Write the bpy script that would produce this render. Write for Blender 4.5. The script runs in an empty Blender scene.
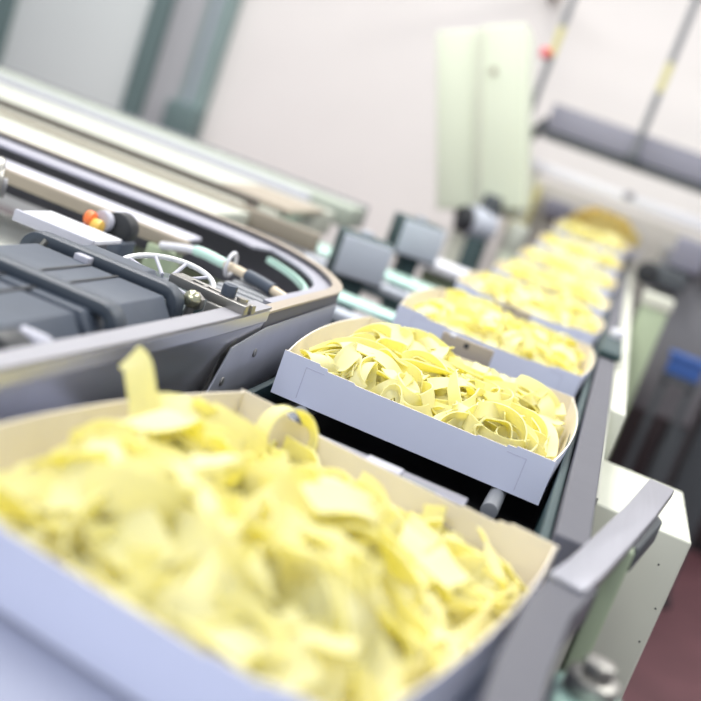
import bpy, bmesh, math, random
from mathutils import Vector, Matrix, noise
PI = math.pi
scene = bpy.context.scene
COL = scene.collection
rng = random.Random(11)

# ------------------------------------------------------------------ camera
yaw, pitch, roll = math.radians(11.3018), math.radians(11.9667), math.radians(20.0071)
right0 = Vector((math.cos(yaw), math.sin(yaw), 0))
fwd = Vector((-math.sin(yaw)*math.cos(pitch), math.cos(yaw)*math.cos(pitch), -math.sin(pitch)))
up0 = right0.cross(fwd)
cx_ = right0*math.cos(roll) + up0*math.sin(roll)
cy_ = -right0*math.sin(roll) + up0*math.cos(roll)
cam_data = bpy.data.cameras.new('camera')
cam = bpy.data.objects.new('camera', cam_data)
M3 = Matrix((cx_, cy_, -fwd)).transposed()
cam.matrix_world = Matrix.Translation((0.1129, -0.9253, 1.1722)) @ M3.to_4x4()
cam_data.sensor_width = 36
cam_data.lens = 1080/701*36
cam_data.clip_start = 0.02
cam_data.dof.use_dof = True
cam_data.dof.focus_distance = 1.0
cam_data.dof.aperture_fstop = 3.3
COL.objects.link(cam)
scene.camera = cam

# ------------------------------------------------------------------ light and exposure
w = bpy.data.worlds.new('world'); scene.world = w; w.use_nodes = True
w.node_tree.nodes['Background'].inputs[0].default_value = (0.86, 0.92, 1.0, 1)
w.node_tree.nodes['Background'].inputs[1].default_value = 0.50
def area(name, loc, size, size_y, power, col, rot=(0, 0, 0)):
    l = bpy.data.lights.new(name, 'AREA'); l.shape = 'RECTANGLE'
    l.size, l.size_y, l.energy, l.color = size, size_y, power, col
    o = bpy.data.objects.new(name, l); o.location = loc; o.rotation_euler = rot
    COL.objects.link(o); return o
area('ceiling_or_fill_light', (-0.9, 0.6, 2.95), 0.5, 2.4, 52, (1.0, 0.98, 0.93))
area('ceiling_or_fill_light', (1.0, 1.0, 2.95), 0.5, 2.4, 44, (1.0, 0.98, 0.93))
area('ceiling_or_fill_light', (-2.2, 2.6, 2.95), 2.4, 0.5, 44, (1.0, 0.96, 0.93))
area('ceiling_or_fill_light', (0.2, 3.2, 2.95), 2.4, 0.5, 23, (1.0, 0.96, 0.93))
area('ceiling_or_fill_light', (-0.6, -2.2, 2.6), 2.2, 0.6, 26, (0.93, 0.95, 1.0), (math.radians(38), 0, math.radians(-8)))  # added fill behind the camera, tilted to brighten the tray fronts
scene.view_settings.view_transform = 'Standard'
scene.view_settings.look = 'None'
scene.view_settings.gamma = 1.0
scene.view_settings.use_curve_mapping = False
scene.view_settings.exposure = 0.25

# ------------------------------------------------------------------ materials
def mat(name, col, rough=0.5, metal=0.0, var=0.06, scale=25.0, bump=0.0, stretch=None, spec=0.5, translucent=None, clear=None):
    m = bpy.data.materials.new(name); m.use_nodes = True
    nt = m.node_tree; n = nt.nodes; b = n['Principled BSDF']
    tc = n.new('ShaderNodeTexCoord'); mp = n.new('ShaderNodeMapping')
    nt.links.new(tc.outputs['Object'], mp.inputs[0])
    if stretch: mp.inputs['Scale'].default_value = stretch
    nz = n.new('ShaderNodeTexNoise'); nz.inputs['Scale'].default_value = scale; nz.inputs['Detail'].default_value = 4
    nt.links.new(mp.outputs[0], nz.inputs[0])
    cr = n.new('ShaderNodeMix'); cr.data_type = 'RGBA'
    cr.inputs[6].default_value = tuple(max(0, c*(1-var)) for c in col) + (1,)
    cr.inputs[7].default_value = tuple(min(1, c*(1+var)) for c in col) + (1,)
    nt.links.new(nz.outputs[0], cr.inputs[0]); nt.links.new(cr.outputs[2], b.inputs['Base Color'])
    b.inputs['Roughness'].default_value = rough; b.inputs['Metallic'].default_value = metal
    b.inputs['Specular IOR Level'].default_value = spec
    if clear is not None:
        b.inputs['Transmission Weight'].default_value = clear
    if bump:
        bp = n.new('ShaderNodeBump'); bp.inputs['Strength'].default_value = bump; bp.inputs['Distance'].default_value = 0.002
        nt.links.new(nz.outputs[0], bp.inputs['Height']); nt.links.new(bp.outputs[0], b.inputs['Normal'])
    if translucent:
        tr = n.new('ShaderNodeBsdfTranslucent'); tr.inputs[0].default_value = translucent + (1,)
        mx = n.new('ShaderNodeMixShader'); mx.inputs[0].default_value = 0.42
        nt.links.new(b.outputs[0], mx.inputs[1]); nt.links.new(tr.outputs[0], mx.inputs[2])
        nt.links.new(mx.outputs[0], n['Material Output'].inputs['Surface'])
    return m
M = {}
M['wall'] = mat('painted_wall', (0.84, 0.81, 0.79), 0.8, var=0.03, scale=3)
M['wall_grey'] = mat('grey_door_panel', (0.68, 0.725, 0.72), 0.7, var=0.03, scale=3)
M['door_mid'] = mat('door_grey', (0.42, 0.43, 0.45), 0.6, var=0.05, scale=4)
M['door_dark'] = mat('door_dark', (0.13, 0.19, 0.19), 0.5, var=0.1, scale=4)
M['door_teal'] = mat('door_teal', (0.25, 0.34, 0.335), 0.5, var=0.1, scale=4)
M['floor'] = mat('red_floor', (0.135, 0.056, 0.066), 0.55, var=0.35, scale=6)
M['card_out'] = mat('card_outside', (0.72, 0.755, 0.93), 0.65, var=0.02, scale=40)
M['card_in'] = mat('card_inside', (0.76, 0.69, 0.59), 0.8, var=0.04, scale=60)
M['slit'] = mat('card_cut', (0.50, 0.50, 0.66), 0.9)
M['pasta'] = mat('egg_pasta', (0.972, 0.962, 0.64), 0.5, var=0.03, scale=60, spec=0.35, translucent=(0.985, 0.905, 0.06))
M['pasta_deep'] = mat('egg_pasta_heap', (0.95, 0.82, 0.32), 0.6, var=0.06, scale=60, spec=0.3, translucent=(0.97, 0.80, 0.12))
M['steel'] = mat('brushed_steel', (0.33, 0.33, 0.37), 0.48, 0.7, var=0.10, scale=60, stretch=(6, 0.3, 6))
M['steel_soft'] = mat('satin_steel', (0.125, 0.125, 0.145), 0.6, 0.1, var=0.06, scale=30, spec=0.3)
M['mirror'] = mat('polished_steel', (0.60, 0.60, 0.63), 0.32, 0.9, var=0.08, scale=12, stretch=(1, .3, 3))
M['plate'] = mat('plate_steel', (0.36, 0.37, 0.42), 0.38, 0.5, var=0.12, scale=30)
M['lip'] = mat('matte_lip', (0.30, 0.295, 0.325), 0.55, 0.15)
M['zinc'] = mat('zinc', (0.34, 0.33, 0.31), 0.35, 0.8, var=0.1)
M['brass'] = mat('greenish_brass', (0.55, 0.54, 0.38), 0.25, 0.9)
M['tan'] = mat('tan_strip', (0.33, 0.285, 0.225), 0.55, var=0.08, scale=20)
M['tan_metal'] = mat('tan_metal', (0.40, 0.345, 0.28), 0.45, 0.35, var=0.06)
M['cream'] = mat('cream_paint', (0.63, 0.64, 0.55), 0.5, var=0.04, scale=10)
M['cream_lt'] = mat('light_cream_paint', (0.50, 0.52, 0.45), 0.5, var=0.03, scale=10)
M['palegreen'] = mat('pale_green_paint', (0.68, 0.73, 0.59), 0.5, var=0.03, scale=6)
M['green'] = mat('grey_green_paint', (0.42, 0.50, 0.34), 0.5, var=0.05, scale=8)
M['plastic'] = mat('slate_plastic', (0.062, 0.078, 0.108), 0.5, var=0.12, scale=60, bump=0.05)
M['strap'] = mat('strap_plastic', (0.045, 0.058, 0.078), 0.45, var=0.08, scale=40)
M['black'] = mat('black_rubber', (0.018, 0.02, 0.024), 0.5, var=0.2)
M['bed'] = mat('dark_bed', (0.012, 0.012, 0.014), 0.7, var=0.3)
M['teal'] = mat('dark_teal', (0.03, 0.06, 0.064), 0.5, var=0.15)
M['mint'] = mat('mint_plastic', (0.60, 0.86, 0.76), 0.15, var=0.04)
M['bluegrey'] = mat('blue_grey_paint', (0.47, 0.50, 0.57), 0.45, var=0.04)
M['hosebeige'] = mat('beige_hose', (0.66, 0.56, 0.42), 0.4)
M['white'] = mat('white_plastic', (0.78, 0.78, 0.84), 0.4, var=0.02)
M['lav'] = mat('lavender_grey', (0.44, 0.44, 0.51), 0.5, var=0.04)
M['ribgrey'] = mat('rib_grey', (0.30, 0.31, 0.33), 0.5)
M['bar_lav'] = mat('flight_bar_grey', (0.25, 0.25, 0.30), 0.45, 0.2)
M['maroon'] = mat('dark_maroon', (0.05, 0.036, 0.04), 0.6)
M['lav_lt'] = mat('light_lavender', (0.60, 0.60, 0.69), 0.45)
M['rail_green'] = mat('rail_grey_green', (0.36, 0.40, 0.34), 0.5)
M['dkbrown'] = mat('dark_brown_rail', (0.10, 0.085, 0.07), 0.6)
M['greige'] = mat('grey_beige_shading', (0.50, 0.48, 0.44), 0.6)
M['infeed'] = mat('blue_white_slide', (0.27, 0.29, 0.39), 0.5)
M['flange'] = mat('flange_lavender', (0.33, 0.33, 0.385), 0.55)
M['hood'] = mat('slate_hood', (0.22, 0.22, 0.275), 0.5, var=0.05)
M['hood_dark'] = mat('slate_hood_dark', (0.07, 0.08, 0.09), 0.6, var=0.1)
M['tape'] = mat('yellow_tape', (0.62, 0.58, 0.26), 0.5)
M['rod'] = mat('hanger_rod', (0.20, 0.21, 0.23), 0.5)
M['brown'] = mat('brown_beam', (0.32, 0.26, 0.23), 0.6)
M['red'] = mat('red_cap', (0.75, 0.07, 0.10), 0.4)
M['orange'] = mat('orange_ring', (0.90, 0.20, 0.05), 0.4)
M['amber'] = mat('amber_ring', (0.80, 0.50, 0.10), 0.4)
M['blue'] = mat('blue_plastic', (0.04, 0.11, 0.36), 0.5)
M['deck'] = mat('deck_grey', (0.22, 0.22, 0.24), 0.5, var=0.15, scale=15)
M['deck_lt'] = mat('deck_light', (0.66, 0.67, 0.62), 0.5, var=0.05, scale=10)
M['grey'] = mat('machine_grey', (0.19, 0.19, 0.205), 0.5, var=0.06)
M['tube'] = mat('clear_tube', (0.88, 0.89, 0.90), 0.15, var=0.02, clear=0.25)

# ------------------------------------------------------------------ mesh helpers
def rotm(rx=0, ry=0, rz=0):
    return Matrix.Rotation(rz, 4, 'Z') @ Matrix.Rotation(ry, 4, 'Y') @ Matrix.Rotation(rx, 4, 'X')
class MB:
    def __init__(s): s.bm = bmesh.new()
    def box(s, x0, x1, y0, y1, z0, z1, bev=0.0, mi=0, R=None):
        t = bmesh.new()
        v = [t.verts.new(p) for p in ((x0,y0,z0),(x1,y0,z0),(x1,y1,z0),(x0,y1,z0),(x0,y0,z1),(x1,y0,z1),(x1,y1,z1),(x0,y1,z1))]
        for f in ((3,2,1,0),(4,5,6,7),(0,1,5,4),(1,2,6,5),(2,3,7,6),(3,0,4,7)): t.faces.new([v[i] for i in f])
        if bev: bmesh.ops.bevel(t, geom=t.edges[:], offset=bev, segments=3, affect='EDGES', profile=0.5)
        return s.merge(t, mi, R)
    def merge(s, t, mi=0, R=None):
        if R is not None: t.transform(R)
        for f in t.faces: f.material_index = mi
        me = bpy.data.meshes.new('tmp'); t.to_mesh(me); t.free()
        s.bm.from_mesh(me); bpy.data.meshes.remove(me); return s
    def prism(s, pts, axis, a, b, bev=0.0, mi=0, R=None):
        # pts: 2-D outline, extruded along axis from a to b
        t = bmesh.new()
        def P(p, h):
            return {'x': (h, p[0], p[1]), 'y': (p[0], h, p[1]), 'z': (p[0], p[1], h)}[axis]
        va = [t.verts.new(P(p, a)) for p in pts]; vb = [t.verts.new(P(p, b)) for p in pts]
        t.faces.new(va); t.faces.new(vb[::-1])
        n = len(pts)
        for i in range(n):
            t.faces.new((va[i], vb[i], vb[(i+1) % n], va[(i+1) % n]))
        bmesh.ops.recalc_face_normals(t, faces=t.faces[:])
        if bev: bmesh.ops.bevel(t, geom=t.edges[:], offset=bev, segments=2, affect='EDGES', profile=0.5)
        return s.merge(t, mi, R)
    def cyl(s, p, q, r, n=24, r2=None, mi=0, bev=0.0):
        p, q = Vector(p), Vector(q); d = q-p
        t = bmesh.new()
        bmesh.ops.create_cone(t, cap_ends=True, segments=n, radius1=r, radius2=r if r2 is None else r2, depth=d.length)
        if bev:
            es = [e for e in t.edges if abs(e.verts[0].co.z-e.verts[1].co.z) < 1e-7]
            bmesh.ops.bevel(t, geom=es, offset=bev, segments=2, affect='EDGES', profile=0.5)
        R = Matrix.Translation((p+q)/2) @ Vector((0,0,1)).rotation_difference(d.normalized()).to_matrix().to_4x4()
        return s.merge(t, mi, R)
    def ball(s, c, r, mi=0, sc=(1,1,1)):
        t = bmesh.new(); bmesh.ops.create_uvsphere(t, u_segments=20, v_segments=12, radius=r)
        return s.merge(t, mi, Matrix.Translation(c) @ Matrix.Diagonal((*sc, 1)))
    def tube(s, pts, r, n=12, closed=False, mi=0):
        pts = [Vector(p) for p in pts]; N = len(pts); t = bmesh.new(); rings = []
        prev = None
        for i in range(N):
            if closed: tg = pts[(i+1) % N]-pts[i-1]
            else: tg = pts[min(i+1, N-1)]-pts[max(i-1, 0)]
            tg.normalize()
            ref = Vector((0,0,1)) if abs(tg.z) < 0.95 else Vector((1,0,0))
            a = tg.cross(ref).normalized() if prev is None else (prev-tg*prev.dot(tg)).normalized()
            prev = a; b = tg.cross(a)
            rings.append([t.verts.new(pts[i]+(a*math.cos(2*PI*k/n)+b*math.sin(2*PI*k/n))*r) for k in range(n)])
        for i in range(N if closed else N-1):
            A, B = rings[i], rings[(i+1) % N]
            for k in range(n): t.faces.new((A[k], A[(k+1) % n], B[(k+1) % n], B[k]))
        if not closed:
            t.faces.new(rings[0][::-1]); t.faces.new(rings[-1])
        bmesh.ops.recalc_face_normals(t, faces=t.faces[:])
        return s.merge(t, mi)
    def sweep(s, path, prof, mi=0, closed_ends=True):
        # path: list of (x,y,z); prof: closed outline of (outward, up); outward = right of travel in plan
        path = [Vector(p) for p in path]; N = len(path); t = bmesh.new(); rings = []
        for i in range(N):
            tg = path[min(i+1, N-1)]-path[max(i-1, 0)]; tg.z = 0; tg.normalize()
            nr = Vector((tg.y, -tg.x, 0))
            rings.append([t.verts.new(path[i]+nr*a+Vector((0,0,b))) for a, b in prof])
        m = len(prof)
        for i in range(N-1):
            for k in range(m): t.faces.new((rings[i][k], rings[i][(k+1) % m], rings[i+1][(k+1) % m], rings[i+1][k]))
        t.faces.new(rings[0][::-1]); t.faces.new(rings[-1])
        bmesh.ops.recalc_face_normals(t, faces=t.faces[:])
        return s.merge(t, mi)
    def build(s, name, mats, parent=None, smooth=35, loc=None, rz=0.0):
        me = bpy.data.meshes.new(name); s.bm.to_mesh(me); s.bm.free()
        for m in (mats if isinstance(mats, (list, tuple)) else [mats]): me.materials.append(m)
        if smooth:
            me.polygons.foreach_set('use_smooth', [True]*len(me.polygons))
            me.set_sharp_from_angle(angle=math.radians(smooth))
        o = bpy.data.objects.new(name, me); COL.objects.link(o)
        if parent: o.parent = parent
        if loc: o.location = loc
        o.rotation_euler.z = rz
        return o
def tag(o, label=None, cat=None, group=None, kind=None):
    if label: o['label'] = label
    if cat: o['category'] = cat
    if group: o['group'] = group
    if kind: o['kind'] = kind
    return o
def thing(name, label, cat, loc=(0,0,0), rz=0.0, group=None, kind=None):
    o = bpy.data.objects.new(name, None); o.empty_display_size = 0.05; COL.objects.link(o)
    o.location = loc; o.rotation_euler.z = rz
    return tag(o, label, cat, group, kind)
def copy_tree(o, parent=None):
    c = o.copy(); COL.objects.link(c)
    if parent: c.parent = parent
    for ch in o.children: copy_tree(ch, c)
    return c
def arc(cx, cy, r, a0, a1, n, z):
    return [(cx+r*math.cos(a0+(a1-a0)*i/n), cy+r*math.sin(a0+(a1-a0)*i/n), z) for i in range(n+1)]

# ------------------------------------------------------------------ the room
tag(MB().box(-7, 5, -4, 4.7, -0.1, 0).build('floor', M['floor']), kind='structure')
tag(MB().box(-7, 5, 4.52, 4.7, 0, 3.4).build('wall_back', M['wall']), kind='structure')
d = thing('door_1', None, None, (0, 4.52, 0), kind='structure')
MB().box(-3.36, -2.585, -.05, 0, 0, 2.5, .004).build('panel', M['wall_grey'], d)
MB().box(-2.585, -2.475, -.09, 0, 0, 2.5, .006).build('frame', M['door_dark'], d)
MB().box(-2.475, -2.29, -.05, 0, 0, 2.5, .004).build('panel', M['door_mid'], d)
MB().box(-2.29, -2.26, -.07, 0, 0, 2.5, .004).box(-2.21, -2.14, -.1, 0, 0, 2.5, .006).build('frame', M['door_teal'], d)
MB().box(-2.26, -2.21, -.06, 0, 0, 2.5, .004).build('panel', M['bluegrey'], d)
MB().box(-2.32, -2.13, -.14, -.02, .70, .90, .02).build('bracket', M['door_dark'], d)
MB().box(-3.47, -3.36, -.09, 0, 0, 2.5, .006).build('frame', M['door_dark'], d)

# ------------------------------------------------------------------ main conveyor
t = thing('conveyor_frame', 'long dark conveyor bed with pale legs running away under the row of trays', 'conveyor')
MB().box(-.140, .137, -.24, 4.2, .850, .872).build('bed', M['bed'], t)
MB().box(.137, .1445, -.185, 4.2, .80, .938, .001).build('liner', M['teal'], t)
MB().box(-.147, -.140, -.20, 4.2, .80, .905, .001).build('liner', M['teal'], t)
MB().box(.1455, .171, -.185, 4.2, .80, .948, .002).build('side_rail', M['steel_soft'], t)
MB().box(.172, .196, .42, 4.2, .80, .938, .003).box(.172, .176, .0, .42, .80, .935).build('outer_beam', M['cream'], t)
for y in (0.0, 1.4, 2.8, 4.0):
    for x in (-.13, .12):
        MB().box(x, x+.05, y, y+.05, 0, .85, .003).build('leg', M['green'], t)
MB().prism([(1.98, .905), (2.0, .909), (2.32, .924), (2.8, .951), (3.4, 1.000), (3.4, .985), (2.8, .93)], 'x', -.11, .11).build('rising_slide', M['bed'], t)
MB().box(-.16, .145, -1.5, -.245, .874, .9065, .002).build('infeed_plate', M['infeed'], t)
for y in (-1.3, -.4):
    for x in (-.14, .09):
        MB().box(x, x+.05, y, y+.05, 0, .874, .003).build('leg', M['green'], t)
for k, (x, lab) in enumerate(((-.095, 'left round steel slide rod ending in the dark gap behind the nearest tray'),
                              (.095, 'right round steel slide rod whose blunt end shows below the sharp tray'))):
    r = MB().cyl((x, -.048, .9005), (x, 4.1, .9005), .0075, 24, bev=.001)
    for y in (.2, 1.2, 2.2, 3.2): r.box(x-.004, x+.004, y, y+.02, .871, .897)
    tag(r.build('slide_rod', M['rod']), lab, 'rod', 'slide rods under the trays')

# steel guide arm that flares outward beside the nearest tray
def flat_path(pts, wid, z0, z1, bev, name, m, parent):
    # pts: centreline in plan
    L, Rr = [], []
    for i, p in enumerate(pts):
        a = Vector(pts[max(i-1, 0)]); b = Vector(pts[min(i+1, len(pts)-1)]); tg = (b-a).normalized(); n = Vector((tg.y, -tg.x))
        L.append((p[0]-n.x*wid/2, p[1]-n.y*wid/2)); Rr.append((p[0]+n.x*wid/2, p[1]+n.y*wid/2))
    return MB().prism(L+Rr[::-1], 'z', z0, z1, bev).build(name, m, parent)
g = thing('guide_arm', 'near steel guide arm bending outward to a blunt tip over the cream box', 'guide rail')
flat_path([(.1445, -1.0), (.1445, -.55), (.146, -.42), (.152, -.33), (.166, -.262)], .027, .925, .951, .002, 'near_bar', M['steel_soft'], g)
flat_path([(.158, -.29), (.168, -.25), (.186, -.16), (.207, -.05), (.226, .062)], .0235, .946, .9545, .0012, 'flared_bar', M['steel'], g)
MB().prism([(.196, -.13), (.207, -.135), (.228, -.03), (.218, .01)], 'z', .926, .946, .002).build('gusset', M['hood_dark'], g)
for y in (-.9, -.5):
    MB().box(.137, .155, y, y+.03, 0, .925, .002).build('post', M['green'], g)
MB().box(.190, .204, -.15, -.125, 0, .946, .002).build('post', M['green'], g)
k = thing('clamp_knob', 'round steel clamp bolt on a green and white block beside the near guide arm', 'clamp', (.192, -.315, 0))
MB().cyl((0, 0, .905), (0, 0, .918), .0165, 24, bev=.003).cyl((0, 0, .918), (0, 0, .927), .010, 6, bev=.001).build('bolt_head', M['zinc'], k)
MB().box(-.02, .022, -.06, .02, .865, .905, .005).build('block', M['mint'], k)
MB().box(.014, .034, -.05, -.01, .862, .895, .006).build('end_cap', M['white'], k)
MB().box(-.014, .014, -.05, .01, 0, .865, .002).build('post', M['green'], k)

b = thing('drive_box', 'big cream painted steel box at lower right under the flared guide arm', 'machine box')
MB().box(.182, .2915, .195, .403, .40, .88, .003).build('housing', M['cream'], b)
for x in (.185, .262):
    for y in (.2, .375):
        MB().box(x, x+.025, y, y+.025, 0, .40, .002).build('leg', M['green'], b)
m_ = MB()
for (x, z) in ((.285, .80), (.284, .76), (.28, .70), (.276, .655), (.27, .845), (.268, .66)):
    m_.ball((x, .195, z), .0011, sc=(1, .4, 1))
m_.build('rivet', M['black'], b)
MB().tube([(.205, .192, .80), (.211, .1925, .775), (.216, .194, .745)], .0009, 6).build('wire', M['rod'], b)

# small clamp on the right rail further along
c = thing('rail_clamp', 'small dark clamp with pale knob gripping the right rail beside the third tray', 'clamp', (.158, .90, .949))
MB().box(-.016, .018, -.14, .10, 0, .012, .003).build('jaw', M['teal'], c)
MB().cyl((.004, .05, .012), (.004, .05, .028), .012, 20, bev=.003).build('knob', M['white'], c)

# ------------------------------------------------------------------ trays
W, D, H = .26, .327, .042
TH = .0014
def panel_profile(w, notch=True):
    h = H
    if not notch: return [(-w, 0), (w, 0), (w, h), (-w, h)]
    a, b_ = .083, .060
    return [(-w, 0), (w, 0), (w, h), (a+.012, h), (a+.011, h-.0018), (a+.004, h-.0018), (a+.003, h-.0042), (b_, h-.0042), (b_-.002, h-.0058),
            (-b_+.002, h-.0058), (-b_, h-.0042), (-a-.003, h-.0042), (-a-.004, h-.0018), (-a-.011, h-.0018), (-a-.012, h), (-w, h)]
def make_tray():
    root = thing('card_tray', 'tray', 'tray')
    hw, hd = W/2, D/2
    bow = .012
    N = 14
    def side_x(s, y): return s*(hw-.002+bow*(1-(y/hd)**2))
    # base follows the bowed sides a little
    pts = [(side_x(1, -hd+D*i/N)-.004*(1-((-hd+D*i/N)/hd)**2)-.001, -hd+D*i/N) for i in range(N+1)]
    MB().prism(pts+[(-x, y) for x, y in pts[::-1]], 'z', 0, TH).build('base', M['card_in'], root)
    for nm, y0, out in (('front_panel', -hd, -1), ('back_panel', hd, 1)):
        mb = MB()
        mb.prism(panel_profile(hw), 'y', y0-TH/2, y0+TH/2)
        for f in mb.bm.faces: f.material_index = 0 if f.normal.y*out > 0.5 else 1
        p = mb.build(nm, [M['card_out'], M['card_in']], root, smooth=0)
        yy = y0+out*TH/2
        for s in (-1, 1):
            x0 = s*.106
            sl = MB()
            sl.box(min(x0, x0-s*.0005), max(x0, x0-s*.0005), yy-.0002, yy+.0002, .004, H-.008)
            xs = sorted((x0, x0-s*.018)); sl.box(xs[0], xs[1], yy-.0002, yy+.0002, H-.0080, H-.0075)
            sl.build('locking_slit', M['slit'], p, smooth=0)
    for s in (-1, 1):
        t = bmesh.new(); rows = []
        for i in range(N+1):
            y = -hd+D*i/N; q = 1-(y/hd)**2
            xo = side_x(s, y); xb = xo-s*.004*q
            hz = H-.001+.002*q
            rows.append([t.verts.new((xb, y, 0)), t.verts.new((xo, y, hz)), t.verts.new((xo-s*TH, y, hz)), t.verts.new((xb-s*TH, y, 0))])
        for i in range(N):
            for k in range(4):
                f = t.faces.new((rows[i][k], rows[i][(k+1) % 4], rows[i+1][(k+1) % 4], rows[i+1][k]))
        t.faces.new(rows[0]); t.faces.new(rows[-1])
        bmesh.ops.recalc_face_normals(t, faces=t.faces[:])
        mb = MB(); mb.merge(t)
        mb.bm.normal_update()
        for f in mb.bm.faces: f.material_index = 0 if f.normal.x*s > 0.5 else 1
        mb.build('side_panel', [M['card_out'], M['card_in']], root, smooth=40)
    return root
P_ = .496
TRAY_Z = .9082
tray_spec = [(-.0075+.0295*0, -.496-.0238+D/2, -.1816, 'white card tray nearest the camera, set askew, overflowing with pasta ribbons'),
             (.0005, D/2, .005, 'white card tray in sharp focus with bowed sides, second from the camera'),
             (0, P_+D/2, 0, 'third white card tray from the camera, directly behind the sharp one'),
             (0, 2*P_+D/2, -.006, 'fourth white card tray from the camera, softly blurred'),
             (0, 3*P_+D/2, .008, 'fifth white card tray from the camera, blurred in the row'),
             (.001, 4*P_+D/2, 0, 'sixth white card tray from the camera, far down the conveyor'),
             (0, 5*P_+D/2, .004, 'seventh white card tray from the camera, just before the last'),
             (0, 6*P_+D/2, 0, 'last white card tray of the row, beneath the hanging slate beam')]
trays = []
proto = make_tray()
RISE = [0, 0, 0, 0, 0, .016, .045, .085]
TILT = [0, 0, 0, 0, 0, .045, .065, .085]
for i, (x, y, a, lab) in enumerate(tray_spec):
    o = proto if i == 0 else copy_tree(proto)
    o.location = (x, y, TRAY_Z+RISE[i]); o.rotation_euler = (TILT[i], 0, a)
    tag(o, lab, 'tray', 'card trays of pasta on the conveyor'); trays.append(o)

# ------------------------------------------------------------------ pasta
def heap_h(x, y, k):
    # height of the heap above the tray base at local x, y (tray centre = 0)
    q = max(0.0, 1-abs(x/.129)**10)*max(0.0, 1-abs(y/.1625)**14)
    nz = noise.noise(Vector((x*16+k*7.3, y*16, k*1.7)))*.010
    def st(v, a, b): u = min(1, max(0, (v-a)/(b-a))); return u*u*(3-2*u)
    if k == 0:
        base = .032 + .009*math.exp(-((x+.02)**2+(y+.06)**2)/.006) - .024*st(y, .0, .13) - .012*st(x, .06, .115) + .006*math.exp(-((x+.095)**2+(y-.05)**2)/.0012)
    elif k == 1:
        base = .040 - .015*st(y, .02, .15) - .012*st(-x, .075, .118)*st(y, -.14, -.08) + .006*math.exp(-((x+.05)**2+(y+.02)**2)/.003)
    else:
        base = .041 - .012*st(y, .04, .15)
    return q*(base+nz)+.004
def clampsoft(v, a, l):
    if abs(v) <= a: return v
    return math.copysign(a+(l-a)*math.tanh((abs(v)-a)/(l-a)), v)
def ribbon_points(r, k, z_off, L):
    N = 36; ds = L/N
    x, y = r.uniform(-.118, .118), r.uniform(-.152, .152)
    th = r.uniform(0, 2*PI)
    tvec = Vector((math.cos(th), math.sin(th), r.gauss(0, .15))).normalized()
    edge = r.random() < .33
    tilt = r.gauss(PI/2, .3) if edge else r.gauss(0, .5)
    side = tvec.cross(Vector((0,0,1))).normalized(); upv = side.cross(tvec).normalized()
    n = (upv*math.cos(tilt)+side*math.sin(tilt)).normalized()
    ph = r.uniform(0, 2*PI); lam = r.uniform(.05, .11)
    K = r.uniform(18, 48); K0 = r.choice((-1, 1))*r.uniform(18, 55) if (edge or r.random() < .25) else r.gauss(0, 10)
    tau = r.gauss(0, 9)
    pts = [Vector((0,0,0))]; ns = [n.copy()]
    for i in range(N):
        s = i*ds
        kap = K0+K*math.sin(2*PI*s/lam+ph)*(0.45 if edge else 1)
        tvec = (tvec+n*kap*ds).normalized()
        wv = tvec.cross(n).normalized()
        n = (wv.cross(tvec)+wv*tau*ds).normalized()
        n = (n-tvec*n.dot(tvec)).normalized()
        pts.append(pts[-1]+tvec*ds); ns.append(n.copy())
    c = sum(pts, Vector())/len(pts)
    A = .013 if k == 0 else .010
    out = []
    for p in pts:
        q = p-c
        px, py = x+q.x, y+q.y
        px = clampsoft(px, .105, .123)
        py = clampsoft(py, .135, .156)
        pz = heap_h(px, py, k)+z_off+A*math.tanh(q.z/A)
        out.append(Vector((px, py, max(pz, .008))))
    return out, ns
def ribbon_bm(pts, ns, width, th=.0013, into=None):
    t = into or bmesh.new(); rows = []; N = len(pts)
    for i in range(N):
        tg = (pts[min(i+1, N-1)]-pts[max(i-1, 0)]).normalized()
        n = ns[i]-tg*ns[i].dot(tg)
        if n.length < 1e-4: n = tg.orthogonal()
        n.normalize(); wv = tg.cross(n)*(width/2)
        h = n*(th/2); cup = n*(width*.05)
        rows.append([t.verts.new(pts[i]+o_) for o_ in (-wv-h+cup, -h*1, wv-h+cup, wv+h+cup, h, -wv+h+cup)])
    for i in range(N-1):
        for q in range(6): t.faces.new((rows[i][q], rows[i][(q+1) % 6], rows[i+1][(q+1) % 6], rows[i+1][q]))
    t.faces.new(rows[0][::-1]); t.faces.new(rows[-1])
    return t
ribbon_text = [('pale egg pasta ribbon tangled in the askew tray nearest the camera', 'pasta ribbons in the nearest tray'),
               ('pale egg pasta ribbon tangled in the sharply focused second tray', 'pasta ribbons in the sharp tray'),
               ('blurred egg pasta ribbon heaped in the third tray', 'pasta ribbons in the third tray')]
heap_text = ['tangled egg pasta filling the bottom of the askew nearest tray', 'tangled egg pasta filling the bottom of the sharp second tray',
             'tangled egg pasta filling the bottom of the third tray', 'blurred heap of egg pasta ribbons in the fourth tray',
             'blurred heap of egg pasta ribbons in the fifth tray', 'far heap of egg pasta ribbons in the sixth tray',
             'far heap of egg pasta ribbons in the seventh tray', 'farthest tray heap of egg pasta, in the last tray']
def heap_filler(k, drop):
    t = bmesh.new(); nx, ny = 30, 38; g_ = []
    for j in range(ny+1):
        for i in range(nx+1):
            x, y = -.124+.248*i/nx, -.157+.314*j/ny
            e = min(1, min(i, nx-i)/2, min(j, ny-j)/2)
            z = .004+max(0, heap_h(x, y, k)-drop-.004)*e+noise.noise(Vector((x*70, y*70, k)))*.004*e
            g_.append(t.verts.new((x, y, max(z, .003))))
    for j in range(ny):
        for i in range(nx):
            a = j*(nx+1)+i; t.faces.new((g_[a], g_[a+1], g_[a+nx+2], g_[a+nx+1]))
    return t
n_ind = [128, 128, 40]
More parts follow.
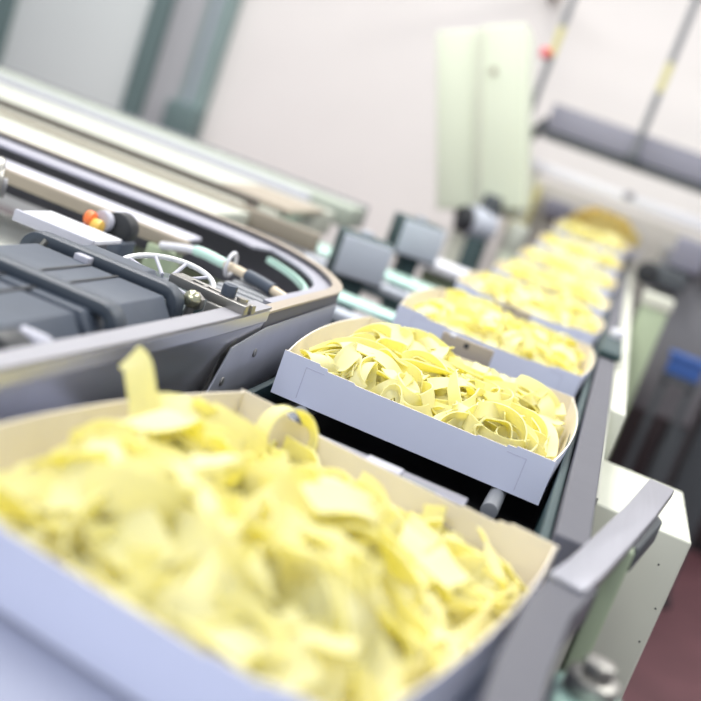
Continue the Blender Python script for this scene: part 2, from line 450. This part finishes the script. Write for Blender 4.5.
for k, (x, y, a, lab) in enumerate(tray_spec):
    r = random.Random(100+k)
    fill = heap_filler(k, .013)
    M4 = Matrix.Translation((x, y, TRAY_Z+RISE[k])) @ Matrix.Rotation(a, 4, 'Z') @ Matrix.Rotation(TILT[k], 4, 'X')
    if k >= 3:
        for q in range(75 if k < 6 else 55):
            pts, ns = ribbon_points(r, k, r.uniform(-.008, .005), r.uniform(.08, .18))
            ribbon_bm(pts, ns, r.uniform(.014, .018), into=fill)
    elif k == 2:
        for q in range(40):
            pts, ns = ribbon_points(r, k, r.uniform(-.010, .0), r.uniform(.08, .18))
            ribbon_bm(pts, ns, r.uniform(.014, .018), into=fill)
    if k < 2:
        for q in range(70):
            pts, ns = ribbon_points(r, k, r.uniform(-.016, -.006), r.uniform(.08, .2))
            ribbon_bm(pts, ns, r.uniform(.013, .018), into=fill)
    bmesh.ops.recalc_face_normals(fill, faces=fill.faces[:])
    mb = MB(); mb.merge(fill)
    o = mb.build('pasta_heap', M['pasta'], None, smooth=50); o.matrix_world = M4
    tag(o, heap_text[k], 'pasta', 'heaps of pasta in the trays', 'stuff')
    if k < 3:
        for q in range(n_ind[k]):
            L = r.uniform(.07, .20)
            wd = r.uniform(.019, .025) if k == 0 else r.uniform(.0135, .0175)
            pts, ns = ribbon_points(r, k, (-.012+.020*(q/n_ind[k])) if k == 0 else (-.010+.014*(q/n_ind[k])), L)
            mb = MB(); mb.merge(ribbon_bm(pts, ns, wd))
            o = mb.build('pasta_ribbon', M['pasta'], None, smooth=50); o.matrix_world = M4
            tag(o, ribbon_text[k][0], 'pasta ribbon', ribbon_text[k][1])
# the tall ribbon and the round curl that stand out of the nearest tray
pts = [Vector(p) for p in ((-.142, -.324, .984), (-.135, -.3266, .9867), (-.1286, -.3275, .9844), (-.124, -.3284, .978), (-.1194, -.3289, .9698),
                           (-.1148, -.3294, .9615), (-.1094, -.3312, .9515), (-.0984, -.3349, .9432), (-.082, -.3395, .9396))]
def smooth_pts(pts, n=4):
    out = []
    for i in range(len(pts)-1):
        p0, p1, p2, p3 = pts[max(i-1, 0)], pts[i], pts[i+1], pts[min(i+2, len(pts)-1)]
        for j in range(n):
            u = j/n
            out.append(.5*((2*p1)+(-p0+p2)*u+(2*p0-5*p1+4*p2-p3)*u*u+(-p0+3*p1-3*p2+p3)*u**3))
    out.append(pts[-1]); return out
pts = smooth_pts(pts[1:])
mb = MB(); mb.merge(ribbon_bm(pts, [Vector((.35, -.85, .35))]*len(pts), .018))
tag(mb.build('pasta_ribbon', M['pasta'], smooth=50), 'single egg pasta ribbon standing tall above the left back of the nearest tray', 'pasta ribbon')
rc = Vector((-.056, -.198, .936)); e1 = (Vector((.93, .25, .27)).normalized()*.82+Vector((-.19, .96, -.2))*.57).normalized(); e2 = Vector((-.25, 0.1, .96)).normalized()
ax = e1.cross(e2)
pts, ns = [], []
for i in range(44):
    an = -2.4+i*(2*PI*1.02)/43; rr = .0195+.0025*i/43
    dv = e1*math.cos(an)+e2*math.sin(an)*1.05
    pts.append(rc+dv*rr+ax*(.004*i/43)); ns.append(dv)
mb = MB(); mb.merge(ribbon_bm(pts, ns, .019))
tag(mb.build('pasta_ribbon', M['pasta'], smooth=50), 'egg pasta ribbon curled into an open ring at the back corner of the nearest tray', 'pasta ribbon')

# ------------------------------------------------------------------ pushers between the trays
def make_pusher():
    root = thing('pusher_bar', 'x', 'pusher bar')
    MB().box(-.056, .079, -.011, .011, .917, .9285, .001).build('crossbar', M['steel_soft'], root)
    MB().box(-.02, .05, -.006, .006, .872, .917, .001).build('stem', M['bed'], root)
    return root
for i in range(6):
    root = thing('pusher_bar', ('pale steel flight bar across the dark gap behind the nearest tray', 'flight bar with a drilled steel plate, tan reflection painted in, between the sharp tray and the third',
                 'flight bar with a steel plate, tan reflection painted in, between the third and fourth trays', 'flight bar with a steel plate, tan reflection painted in, between the fourth and fifth trays',
                 'flight bar with a steel plate, tan reflection painted in, between the fifth and sixth trays', 'flight bar with a steel plate, tan reflection painted in, between the sixth and seventh trays')[i],
                 'pusher bar', (0, -.139+.0*i if i == 0 else -.112+P_*i, 0), 0, 'flight bars between the trays')
    MB().box(-.056, .079, -.011, .011, .918, .9285, .001).build('crossbar', M['bar_lav'], root)
    MB().box(-.02, .05, -.006, .006, .872, .918, .001).build('stem', M['bed'], root)
    if i == 0:
        MB().box(-.003, .026, -.0125, .004, .9285, .9315, .0006).build('clip', M['lav'], root)
        MB().box(.027, .055, -.0118, -.003, .9285, .9292).build('seam', M['rod'], root)
    else:
        pl = MB().box(-.047, .020, -.002, .002, .9285, .957, .001).build('plate', M['tan_metal'], root)  # steel plate; tan base colour stands in for reflected pasta and card
        MB().cyl((-.014, -.0026, .950), (-.014, .0026, .950), .0034, 16).build('hole', M['black'], pl)
        MB().box(-.038, -.030, -.003, .003, .954, .9585, .001).build('lug', M['white'], pl)

# ------------------------------------------------------------------ left machine: rounded steel guard and what stands inside it
g = thing('curved_guard', 'rounded steel guard band left of the trays, bending back behind the plastic gearbox', 'machine guard')
path = [(-.196, -1.2, .885), (-.188, -.8, .885), (-.179, -.45, .885), (-.172, -.25, .885), (-.168, -.10, .885), (-.1675, .03, .885)]
prof_low = [(-.013, 0), (-.0105, 0), (.0025, .074), (.0045, .076), (.0045, .0865), (.003, .088), (-.0125, .088), (-.0125, .085), (0, .084)]
MB().sweep(path, prof_low).build('straight_band', M['mirror'], g)
lip = [(-.013, .0882), (.0052, .0882), (.0052, .0905), (-.013, .0905)]
MB().sweep(path, lip).build('top_lip', M['lip'], g)
R_ = .26
path2 = [(-.1685, .034, .885), (-.169, .10, .885), (-.169, .20, .885), (-.170, .29, .885), (-.182, .342, .885), (-.207, .39, .885), (-.238, .43, .885),
         (-.285, .47, .885), (-.33, .492, .885), (-.385, .503, .885), (-.46, .504, .885), (-.56, .500, .885), (-.70, .497, .885), (-1.1, .497, .885), (-2.2, .497, .885)]
path2 = [tuple(p) for p in smooth_pts([Vector(p) for p in path2], 5)]
MB().sweep(path2, [(0, .0), (.0025, 0), (.0025, .082), (-.008, .082), (-.008, .079), (0, .079)]).build('curved_band', M['steel_soft'], g)
MB().sweep(path2[6:37], [(-.030, .073), (-.002, .073), (-.002, .0765), (-.030, .0765)]).build('inner_flange', M['flange'], g)
MB().sweep(path2[36:], [(-.066, .073), (-.002, .073), (-.002, .0765), (-.066, .0765)]).build('inner_flange', M['flange'], g)
MB().sweep(path2[14:36], [(-.040, .060), (-.034, .060), (-.034, .068), (-.040, .068)]).build('glass_strip', M['mint'], g)
MB().sweep(path2, [(-.009, .0822), (.004, .0822), (.004, .0845), (-.009, .0845)]).build('top_lip', M['tan_metal'], g)
pl = MB().prism([(-.085, .887), (-.045, .944), (.038, .954), (.285, .956), (.285, .93), (.20, .912), (.098, .887)], 'x', -.1645, -.1625, .0006).build('joint_plate', M['plate'], g)
for y, z in ((.024, .930), (-.045, .912)):
    MB().cyl((-.1627, y, z), (-.1612, y, z), .0042, 20, bev=.0006).build('screw', M['zinc'], pl)
MB().box(-.30, -.17, -1.2, .0, .86, .884).build('floor_flange', M['deck'], g)
d = thing('machine_deck', 'pale machine table carrying the gearbox and fittings inside the steel guard', 'machine table')
MB().prism([(-2.2, -1.2), (-.215, -1.2), (-.195, -.1), (-.182, .28), (-.22, .38), (-.30, .46), (-.40, .49), (-2.2, .485)], 'z', .84, .8598).build('table_top', M['deck_lt'], d)
MB().prism([(-.35, .0), (-.205, .0), (-.195, .27), (-.235, .37), (-.31, .44), (-.40, .46), (-.42, .2)], 'z', .86, .868).build('tray_insert', M['deck'], d)
for x in (-2.1, -.32):
    for y in (-1.0, .3):
        MB().box(x, x+.06, y, y+.06, 0, .84, .003).build('leg', M['green'], d)

gb = thing('plastic_gearbox', 'slate grey faceted plastic housing under two straps inside the guard', 'machine housing')
def oct_prof(x0, x1, zt, ch, zb): return [(x0, zb), (x1, zb), (x1, zt-ch*1.9), (x1-.0, zt-ch*1.9), (x1-ch*.75, zt), (x0+ch, zt), (x0, zt-ch)]
def hull(x0, x1, zt, zb, dx, dz): return [(x0, zb), (x1-.004, zb), (x1, zb+.012), (x1, zt-dz), (x1-dx, zt), (x0+dx*.6, zt), (x0, zt-dz)]
MB().prism(hull(-.345, -.188, .980, .872, .022, .030), 'y', -.80, -.262, .0012).build('near_body', M['plastic'], gb)
MB().prism(hull(-.345, -.188, .980, .872, .022, .030), 'y', -.252, -.115, .0012).build('middle_body', M['plastic'], gb)
MB().prism(hull(-.335, -.235, .980, .872, .022, .030), 'y', -.105, -.035, .0012).build('far_body', M['plastic'], gb)
for x in (-.253, -.279):
    MB().box(x-.0012, x+.0012, -.79, -.117, .9795, .9812).build('groove', M['black'], gb)
MB().box(-.34, -.2, -.266, -.112, .86, .955).box(-.33, -.24, -.117, -.10, .86, .955).build('core', M['black'], gb)
MB().box(-.34, -.2, -.8, -.02, .86, .874).build('foot', M['black'], gb)
def strap(y, x0, x1, zt, zb):
    t = .010; r = .017
    o = [(x0, zb), (x0, zt-r)]
    def q(cx, cz, rr, a0, a1): return [(cx+rr*math.cos(a0+(a1-a0)*i/8), cz+rr*math.sin(a0+(a1-a0)*i/8)) for i in range(9)]
    outer = [(x0, zb)] + q(x0+r, zt-r, r, PI, PI/2) + q(x1-r, zt-r, r, PI/2, 0) + [(x1, zb)]
    inner = [(x1-t, zb)] + q(x1-r, zt-r, r-t, 0, PI/2) + q(x0+r, zt-r, r-t, PI/2, PI) + [(x0+t, zb)]
    return MB().prism(outer+inner, 'y', y-.009, y+.009, .0018)
strap(-.098, -.352, -.200, .9875, .868).build('strap', M['strap'], gb)
strap(-.232, -.352, -.186, .9885, .868).build('strap', M['strap'], gb)
cp = MB().cyl((-.206, -.365, .957), (-.206, -.335, .957), .021, 32, bev=.003).build('end_cap', M['black'], gb)
MB().cyl((-.206, -.369, .957), (-.206, -.364, .957), .008, 20, bev=.001).build('cap_screw', M['zinc'], cp)
MB().box(-.216, -.186, -.334, -.320, .91, .978, .006).build('cap_bracket', M['lav'], gb)
MB().cyl((-.335, -.105, .968), (-.328, -.105, .9835), .0035, 12).build('bolt', M['zinc'], gb)
MB().box(-.296, -.282, -.116, -.106, .975, .985, .001).build('clip', M['lav'], gb)

# spoked wheel lying flat behind the housing
w_ = thing('spoked_wheel', 'clear rimmed wheel with spokes behind the slate plastic housing', 'wheel', (-.268, .02, .966))
w_.rotation_euler.x = math.radians(13)
n_ = 56; rr = .046
MB().tube([(rr*math.cos(2*PI*i/n_), rr*math.sin(2*PI*i/n_), 0) for i in range(n_)], .0028, 12, True).build('rim', M['tube'], w_)
for i in range(9):
    a = 2*PI*i/9+.2
    MB().cyl((.012*math.cos(a), .012*math.sin(a), -.004), (rr*math.cos(a), rr*math.sin(a), 0), .0019, 8).build('spoke', M['lav'], w_)
MB().cyl((0, 0, -.112), (0, 0, -.006), .012, 20).build('hub', M['plastic'], w_)
MB().cyl((0, 0, -.020), (0, 0, -.014), .042, 40).build('disc', M['teal'], w_)

# slotted bracket screwed to the guard
s = thing('slotted_bracket', 'slotted steel bracket with a black socket bolt on top of the guard', 'bracket', (-.188, -.036, .978), math.radians(-8))
mb = MB()
mb.box(-.052, .028, -.0105, -.0035, -.003, .0055, .0006).box(-.052, .028, .0035, .0105, -.003, .0055, .0006)
for x0, x1 in ((-.052, -.034), (-.022, -.018), (-.004, .026)): mb.box(x0, x1, -.004, .004, -.003, .0055)
mb.build('slotted_plate', M['zinc'], s)
MB().cyl((.003, 0, .0055), (.003, 0, .016), .0068, 24, bev=.0008).cyl((.003, 0, .016), (.003, 0, .0164), .0035, 6).build('socket_bolt', M['plastic'], s)
MB().box(-.010, .020, -.012, .012, -.094, -.003, .002).build('foot_block', M['zinc'], s)
MB().cyl((.018, 0, -.004), (.018, 0, .009), .005, 6).build('hex_stud', M['zinc'], s)
nn = thing('dome_nut', 'shiny dome nut on its stud between the strap and the slotted bracket', 'nut', (-.200, -.078, .975))
MB().ball((0, 0, .003), .0078).build('dome', M['brass'], nn)
MB().cyl((0, .001, -.107), (0, .001, -.004), .004, 12).build('stud', M['zinc'], nn)
MB().cyl((0, .004, -.0), (0, .012, 0), .0085, 6).build('flange', M['zinc'], nn)

# valve manifold, hose and fittings
v = thing('valve_block', 'ribbed grey valve block inside the corner of the curved guard', 'valve block', (-.232, .195, .868))
MB().box(-.048, .046, -.085, .085, 0, .068, .002).build('body', M['grey'], v)
for i in range(7):
    y = -.072+.024*i
    MB().box(-.046, .02, y-.005, y+.005, .068, .077, .002).build('rib', M['ribgrey'], v)
MB().box(.024, .044, -.08, .08, .068, .074, .002).build('terminal_strip', M['plastic'], v)
MB().box(-.02, .03, -.088, -.084, .02, .066, .001).build('face_plate', M['lav'], v)
h = thing('air_hose', 'thin air hose joined from mint, beige and black pieces across the valve block', 'hose')
hp = [Vector((-.40, .305, .938)), Vector((-.345, .277, .953)), Vector((-.305, .264, .954)), Vector((-.27, .250, .954)), Vector((-.24, .235, .954)), Vector((-.212, .222, .952)), Vector((-.195, .212, .950)), Vector((-.187, .20, .940))]
sp = smooth_pts(hp, 6)
segs = [(0, 7, 'white', .005), (6, 13, 'mint', .0065), (12, 20, 'hosebeige', .0055), (19, 27, 'plastic', .0075), (26, 34, 'hosebeige', .0055), (33, 38, 'orange', .0062), (37, 42, 'black', .0075)]
for a_, b_, mm, r_ in segs: MB().tube(sp[a_:b_+1], r_, 14).build('hose_piece', M[mm], h)
rg = [(-.292+.003*math.cos(i), .272+.017*math.cos(2*PI*i/20), .962+.017*math.sin(2*PI*i/20)) for i in range(20)]
MB().tube([(-.292,   .258+.014*math.cos(2*PI*i/24), .957+.014*math.sin(2*PI*i/24)) for i in range(24)], .0022, 10, True).build('hose_clip', M['white'], h)
f = thing('proximity_sensor', 'round black sensor with orange and amber rings behind the straps', 'sensor', (-.436, .225, 0))
MB().cyl((.010, .02, .952), (.012, -.008, .953), .019, 28, bev=.003).build('barrel', M['black'], f)
MB().cyl((.000, -.010, .957), (-.002, -.020, .957), .0125, 20, bev=.002).build('lens', M['lav'], f)
MB().cyl((.006, -.030, .951), (-.006, -.029, .951), .0085, 16, bev=.002).build('amber_ring', M['amber'], f)
MB().cyl((-.006, -.029, .957), (-.016, -.028, .957), .0085, 16, bev=.002).build('orange_ring', M['orange'], f)
MB().box(-.01, .03, -.02, .02, .86, .942, .003).build('stand', M['plastic'], f)
MB().tube(smooth_pts([Vector((-.012, -.032, .945)), Vector((-.018, -.045, .93)), Vector((-.016, -.065, .90)), Vector((-.016, -.06, .868))], 5), .006, 10).build('cable', M['white'], f)
sh = thing('white_shelf', 'white shelf plate with a lavender front edge left of the orange ringed sensor', 'shelf', (-.470, .165, 0))
MB().box(-.012, .080, -.06, .005, .948, .953, .001).build('plate', M['white'], sh)
MB().box(-.014, .082, -.067, -.0605, .942, .9545, .001).build('edge', M['lav'], sh)
for x in (-.005, .06): MB().box(x, x+.012, -.03, -.01, .86, .948).build('leg', M['deck'], sh)
dr = thing('hose_reel', 'grey round reel at the left edge beside the white shelf', 'reel', (-.575, .175, 0))
MB().cyl((-.014, -.01, .953), (.014, .01, .953), .034, 32, bev=.004).build('drum', M['zinc'], dr)
MB().cyl((-.02, -.014, .953), (.02, .014, .953), .012, 20).build('axle', M['deck'], dr)
MB().box(-.012, .012, -.012, .012, .86, .925).build('stand', M['deck'], dr)

def rail(name, label, cat, x0, x1, y0, y1, z0, z1, m, legs=(), legm='green', extra=None, gz=0.0):
    t = thing(name, label, cat)
    MB().box(x0, x1, y0, y1, z0, z1, .003).build('rail', M[m], t)
    for lx in legs: MB().box(lx-.02, lx+.02, (y0+y1)/2-.012, (y0+y1)/2+.012, gz, z0, .002).build('post', M[legm], t)
    if extra: extra(t)
    return t
rail('tan_rail', 'tan edged rail on the machine table just behind the white shelf and sensor', 'rail', -2.0, -.372, .312, .325, .935, .953, 'tan', (-1.6, -.9, -.4), gz=.86)
rail('lavender_panel', 'flat lavender grey plate between two rails on the machine table', 'plate', -2.0, -.40, .335, .43, .938, .945, 'lav_lt', (-1.6, -.9, -.5), gz=.86)
# ------------------------------------------------------------------ cross conveyors behind
t = thing('cross_conveyor', 'cream cross conveyor with tan edge rails behind the curved guard', 'conveyor')
MB().box(-3.2, -.50, .60, .880, .90, .942, .003).build('bed', M['cream_lt'], t)
MB().box(-3.2, -.37, .890, .902, .915, .950, .003).build('edge_rail', M['tan'], t)
MB().box(-3.2, -.40, .915, .93, .88, .90).build('trough', M['teal'], t)
MB().box(-3.2, -.56, .935, 1.015, .89, .940, .003).build('side_bed', M['cream_lt'], t)
MB().box(-3.2, -.55, 1.035, 1.06, .90, .952, .003).build('back_rail', M['dkbrown'], t)
MB().box(-.55, -.40, .94, 1.02, .90, .918, .002).build('cover', M['white'], t)
for x in (-3.0, -1.8, -.6):
    for y in (.65, 1.0): MB().box(x, x+.04, y, y+.04, 0, .90, .002).build('leg', M['green'], t)
t = thing('rear_conveyor', 'long pale green conveyor line crossing in front of the back wall', 'conveyor')
MB().box(-3.6, -.52, 1.09, 1.52, .88, .935, .004).build('bed', M['cream_lt'], t)
MB().box(-3.6, -.60, 1.53, 1.56, .90, .950, .003).build('inner_rail', M['lav'], t)
MB().box(-3.6, -.50, 1.58, 1.72, .90, .952, .006).build('outer_rail', M['rail_green'], t)
MB().box(-3.6, -.50, 1.725, 1.74, .90, .958, .002).build('edge', M['deck'], t)
MB().box(-.66, -.50, 1.10, 1.35, .935, .948, .003).build('end_plate', M['tan'], t)
for x in (-3.4, -2.0, -.7):
    for y in (1.15, 1.66): MB().box(x, x+.05, y, y+.05, 0, .9, .002).build('leg', M['green'], t)
# mint strips close to the trays
for i, (x0, x1, y0, y1, z, lab) in enumerate(((-.42, -.152, .70, .76, .895, 'nearer bright mint glossy strip running under the grey sensor box to the trays'),
                                     (-.50, -.155, 1.12, 1.23, .895, 'farther bright mint glossy strip between the two grey sensor boxes'))):
    t = thing('mint_strip', lab, 'guide strip', (0, 0, 0), 0, 'mint guide strips')
    MB().box(x0, x1, y0, y1, z-.01, z, .003).build('strip', M['mint'], t)
    MB().box(x0, x1, y0-.05, y0-.005, z-.03, z-.015, .002).build('lower_ledge', M['bluegrey'], t)
    MB().box(x0, x1, y0-.05, y1, z-.04, z-.03).build('carrier', M['teal'], t)
    for x in (x0+.05, x1-.06): MB().box(x, x+.03, y0, y0+.03, 0, z-.04).build('post', M['green'], t)
def sensor_box(loc, rz, w2, h2, dp, lab, stand_z):
    t = thing('sensor_box', lab, 'sensor box', loc, rz, 'grey sensor boxes')
    MB().box(-w2, w2, -dp, 0, -h2, h2, .004).build('housing', M['teal'], t)
    MB().box(-w2+.004, w2-.002, -dp-.006, -dp, -h2+.006, h2-.004, .003).build('face', M['bluegrey'], t)
    MB().cyl((.0, -dp*.5, h2), (.0, -dp*.5, h2+.008), .012, 16).build('cap', M['bluegrey'], t)
    MB().box(-.02, .02, -dp*.8, -dp*.3, stand_z-loc[2], -h2).build('stand', M['teal'], t)
sensor_box((-.318, .985, .929), math.radians(24), .049, .041, .06, 'nearer grey faced sensor box with dark sides left of the third tray', 0)
sensor_box((-.318, 1.42, .955), math.radians(30), .052, .042, .07, 'farther grey faced sensor box with dark side left of the fifth tray', 0)
t = thing('white_cover', 'glossy white cover plate left of the fourth and fifth trays', 'cover', (-.245, 1.62, 0))
MB().box(-.10, .075, -.05, .06, .88, .905, .006).build('lid', M['white'], t)
MB().box(-.05, .03, -.02, .03, 0, .88).build('stand', M['green'], t)

# ------------------------------------------------------------------ pale green tilted housing
cb = thing('tilted_housing', 'tall pale green steel housing leaning beside the row of trays', 'machine housing', (-.484, 2.9, 1.294))
Rt = rotm(0, math.radians(-20.6), 0)
MB().box(-.155, .0, -.10, .12, -.315, .284, .006, R=Rt).build('cabinet_half', M['palegreen'], cb)
MB().box(.002, .15, -.12, .12, -.315, .292, .006, R=Rt).build('cabinet_half', M['palegreen'], cb)
MB().box(-.012, .002, -.125, -.10, -.31, .282, .002, R=Rt).build('seam_strip', M['cream'], cb)
MB().cyl((-.01, -.128, .15), (-.01, -.116, .15), .012, 16).build('latch', M['tan'], cb)
MB().box(-.10, .14, -.06, .10, -.345, -.315, .004, R=Rt).build('base_flange', M['cream'], cb)
MB().box(.03, .10, -.02, .05, -1.297, -.31, .004).build('support_post', M['cream'], cb)
mt = thing('drive_motor', 'dark motor with pale blue casing below the leaning pale green housing', 'motor', (-.335, 2.72, 0))
MB().cyl((-.05, -.03, .955), (.02, .02, .955), .055, 28, bev=.006).build('casing', M['bluegrey'], mt)
MB().cyl((-.075, -.048, .955), (-.05, -.03, .955), .045, 28, bev=.004).build('end_bell', M['black'], mt)
MB().box(-.03, .03, -.06, .06, 0, .91, .003).build('stand', M['teal'], mt)
MB().box(-.03, .03, -.02, .05, .98, 1.06, .006).build('terminal_box', M['hood_dark'], mt)
mt = thing('white_canister', 'small cream canister between the motor and the far trays', 'canister', (-.225, 2.78, 0))
MB().cyl((0, 0, .90), (0, 0, 1.0), .035, 24, bev=.006).build('can', M['cream_lt'], mt)
MB().box(-.03, .03, -.03, .03, 0, .90).build('stand', M['palegreen'], mt)

# ------------------------------------------------------------------ hanging beam and gantry
gt = thing('overhead_frame', 'brown overhead frame across the top right holding the hanging rods', 'frame')
MB().box(-.75, 1.4, 3.30, 3.36, 1.965, 2.014, .004).build('top_beam', M['brown'], gt)
for x in (-.65, 1.3): MB().box(x, x+.05, 3.36, 4.52, 1.965, 2.01, .003).build('wall_arm', M['brown'], gt)
sl = thing('hanging_beam', 'slate grey hanging beam with dark underside above the far trays', 'beam', (0, 3.35, 0))
MB().prism([(-.045, 1.345), (.055, 1.32), (.055, 1.42), (-.035, 1.446)], 'x', -.32, .95, .003).build('hood', M['hood'], sl)
MB().box(-.32, .95, -.055, .055, 1.312, 1.338, .003).build('lower_flange', M['hood_dark'], sl)
MB().prism([(-.402, 1.262), (-.37, 1.257), (-.32, 1.35), (-.33, 1.39), (-.357, 1.345)], 'y', -.05, .05, .002).build('end_bracket', M['hood_dark'], sl)
for x, z0 in ((-.391, 1.246), (.027, 1.344)):
    rd = MB().cyl((x, -.07, z0), (x, -.07, 2.0), .0135, 16).build('hanger_rod', M['rod'], sl)
    MB().cyl((x, -.07, 1.60), (x, -.07, 1.71), .0145, 16).build('tape_band', M['tape'], rd)
MB().cyl((.027, -.07, 1.322), (.027, -.07, 1.355), .026, 16).build('rod_foot', M['hood_dark'], sl)
MB().box(-.404, -.378, -.078, -.04, 1.246, 1.28).build('rod_foot', M['hood_dark'], sl)
MB().ball((-.415, -.085, 1.60), .021).build('red_knob', M['red'], sl)
MB().ball((-.432, -.085, 1.453), .019).build('white_knob', M['white'], sl)
wb = thing('white_bar', 'long white bar under the slate hanging beam', 'bar', (0, 3.35, 0))
MB().box(-.326, 1.0, -.03, .03, 1.184, 1.226, .006).build('bar', M['white'], wb)
MB().box(.05, .085, -.036, -.03, 1.203, 1.229, .002).build('clip', M['hood'], wb)
for x in (-.30, .88): MB().box(x, x+.02, -.01, .01, 0, 1.184).build('post', M['cream'], wb)
# far end: pasta feeding chute
ch = thing('feed_chute', 'cream feed chute behind the last tray holding a golden pasta mound', 'chute', (.02, 3.50, .0))
MB().prism([(-.16, .995), (.16, .995), (.17, 1.03), (-.17, 1.03)], 'y', -.04, .28, .003).build('pan', M['lav'], ch)
for x in (-.15, .12):
    MB().box(x, x+.03, .1, .13, .872, .995).build('leg', M['grey'], ch)
t = bmesh.new(); bmesh.ops.create_uvsphere(t, u_segments=40, v_segments=20, radius=1)
for v_ in t.verts:
    c0 = v_.co.copy(); kq = 1+.25*noise.noise(c0*4); v_.co = Vector((c0.x*.15*kq, c0.y*.12*kq, max(c0.z, 0)*.085*kq))
bmesh.ops.translate(t, verts=t.verts[:], vec=(.02, 3.60, 1.031))
mb = MB(); mb.merge(t)
rr_ = random.Random(9); t2 = bmesh.new()
for q in range(50):
    pts, ns = ribbon_points(rr_, 5, .0, .12)
    ribbon_bm([Vector((p.x*1.1+.02, p.y*.6+3.60, p.z+1.028+.05*max(0, 1-(p.x/.13)**2)*max(0, 1-(p.y/.15)**2))) for p in pts], ns, .016, into=t2)
mb.merge(t2)
o = mb.build('pasta_heap', M['pasta_deep'], smooth=50)
tag(o, 'golden pasta mound in the feed chute past the last tray', 'pasta', None, 'stuff')

rm = thing('shade_body', 'added grey beige body giving the shaded band behind the feed chute below the white bar', 'machine', (0, 3.95, 0))
MB().box(-.40, 1.3, 0, .35, .25, 1.165, .01).build('body', M['greige'], rm)  # added body; its grey colour stands for the shading below the bar
MB().box(-.38, -.30, -.05, 0, .90, 1.13, .006).build('yellow_guard', M['tape'], rm)
MB().box(-.26, -.14, -.06, 0, 1.02, 1.10, .01).build('grey_cover', M['hood'], rm)
MB().box(.30, .46, -.08, 0, .90, 1.08, .01).build('dark_cover', M['hood_dark'], rm)
for x in (-.36, 1.2):
    for y in (.02, .28): MB().box(x, x+.05, y, y+.05, 0, .25).build('leg', M['hood_dark'], rm)

# ------------------------------------------------------------------ right side machines
p = thing('green_post', 'grey green upright post with a pale cap right of the conveyor', 'post', (.252, 2.0, 0))
MB().box(-.036, .036, -.03, .03, 0, .955, .003).build('column', M['green'], p)
MB().box(-.04, .04, -.034, .034, .955, .99, .004).build('cap', M['cream'], p)
MB().cyl((.012, -.032, .69), (.012, -.026, .69), .008, 12).build('bolt', M['white'], p)
ms = thing('side_machine', 'dark cluttered machine right of the far trays under the white bar', 'machine', (.30, 2.5, 0))
MB().box(-.06, .22, .05, .40, .60, 1.10, .01).build('body', M['grey'], ms)
MB().box(-.09, .03, -.03, .05, .985, 1.045, .008).build('dark_housing', M['hood_dark'], ms)
MB().cyl((-.085, -.035, 1.01), (-.085, .0, 1.01), .035, 24, bev=.004).build('wheel', M['black'], ms)
MB().box(-.04, .06, 0, .06, 1.05, 1.15, .01).build('motor_cover', M['hood'], ms)
MB().box(.08, .13, .0, .05, 1.04, 1.13, .006).build('brown_block', M['brown'], ms)
for x in (-.05, .18):
    for y in (.06, .36): MB().box(x, x+.04, y, y+.04, 0, .6).build('leg', M['hood_dark'], ms)
bx = thing('blue_crate', 'blue plastic crate on a dark stand at the right edge', 'crate', (.42, 2.42, 0))
MB().box(-.05, .05, -.03, .03, .76, .82, .004).box(-.056, .056, -.036, .036, .81, .825, .003).build('crate', M['blue'], bx)
MB().box(-.055, .055, -.03, .03, .74, .76).box(-.05, -.03, -.02, .0, 0, .74).box(.03, .05, -.02, 0, 0, .74).build('stand', M['hood_dark'], bx)
dc = thing('dark_cabinet', 'low dark machine cabinet standing before the added grey beige body beyond the red floor', 'cabinet', (.66, 3.45, 0))
MB().box(-.30, .9, 0, .45, .04, .62, .01).build('body', M['maroon'], dc)
MB().box(-.28, .42, -.008, 0, .08, .58, .004).build('door', M['maroon'], dc)
MB().box(.44, .89, -.008, 0, .08, .58, .004).build('door', M['maroon'], dc)
MB().cyl((.38, -.02, .3), (.38, -.02, .42), .006, 10).build('handle', M['zinc'], dc)
MB().box(-.30, .9, .02, .45, 0, .04).build('plinth', M['black'], dc)
dp = thing('dark_column', 'dark vertical column cut by the right picture edge beside the blue crate', 'column', (.60, 2.7, 0))
MB().box(-.045, .08, -.04, .06, .02, 1.25, .005).build('shaft', M['hood_dark'], dp)
MB().box(-.07, .1, -.06, .08, 0, .02, .003).build('foot', M['black'], dp)
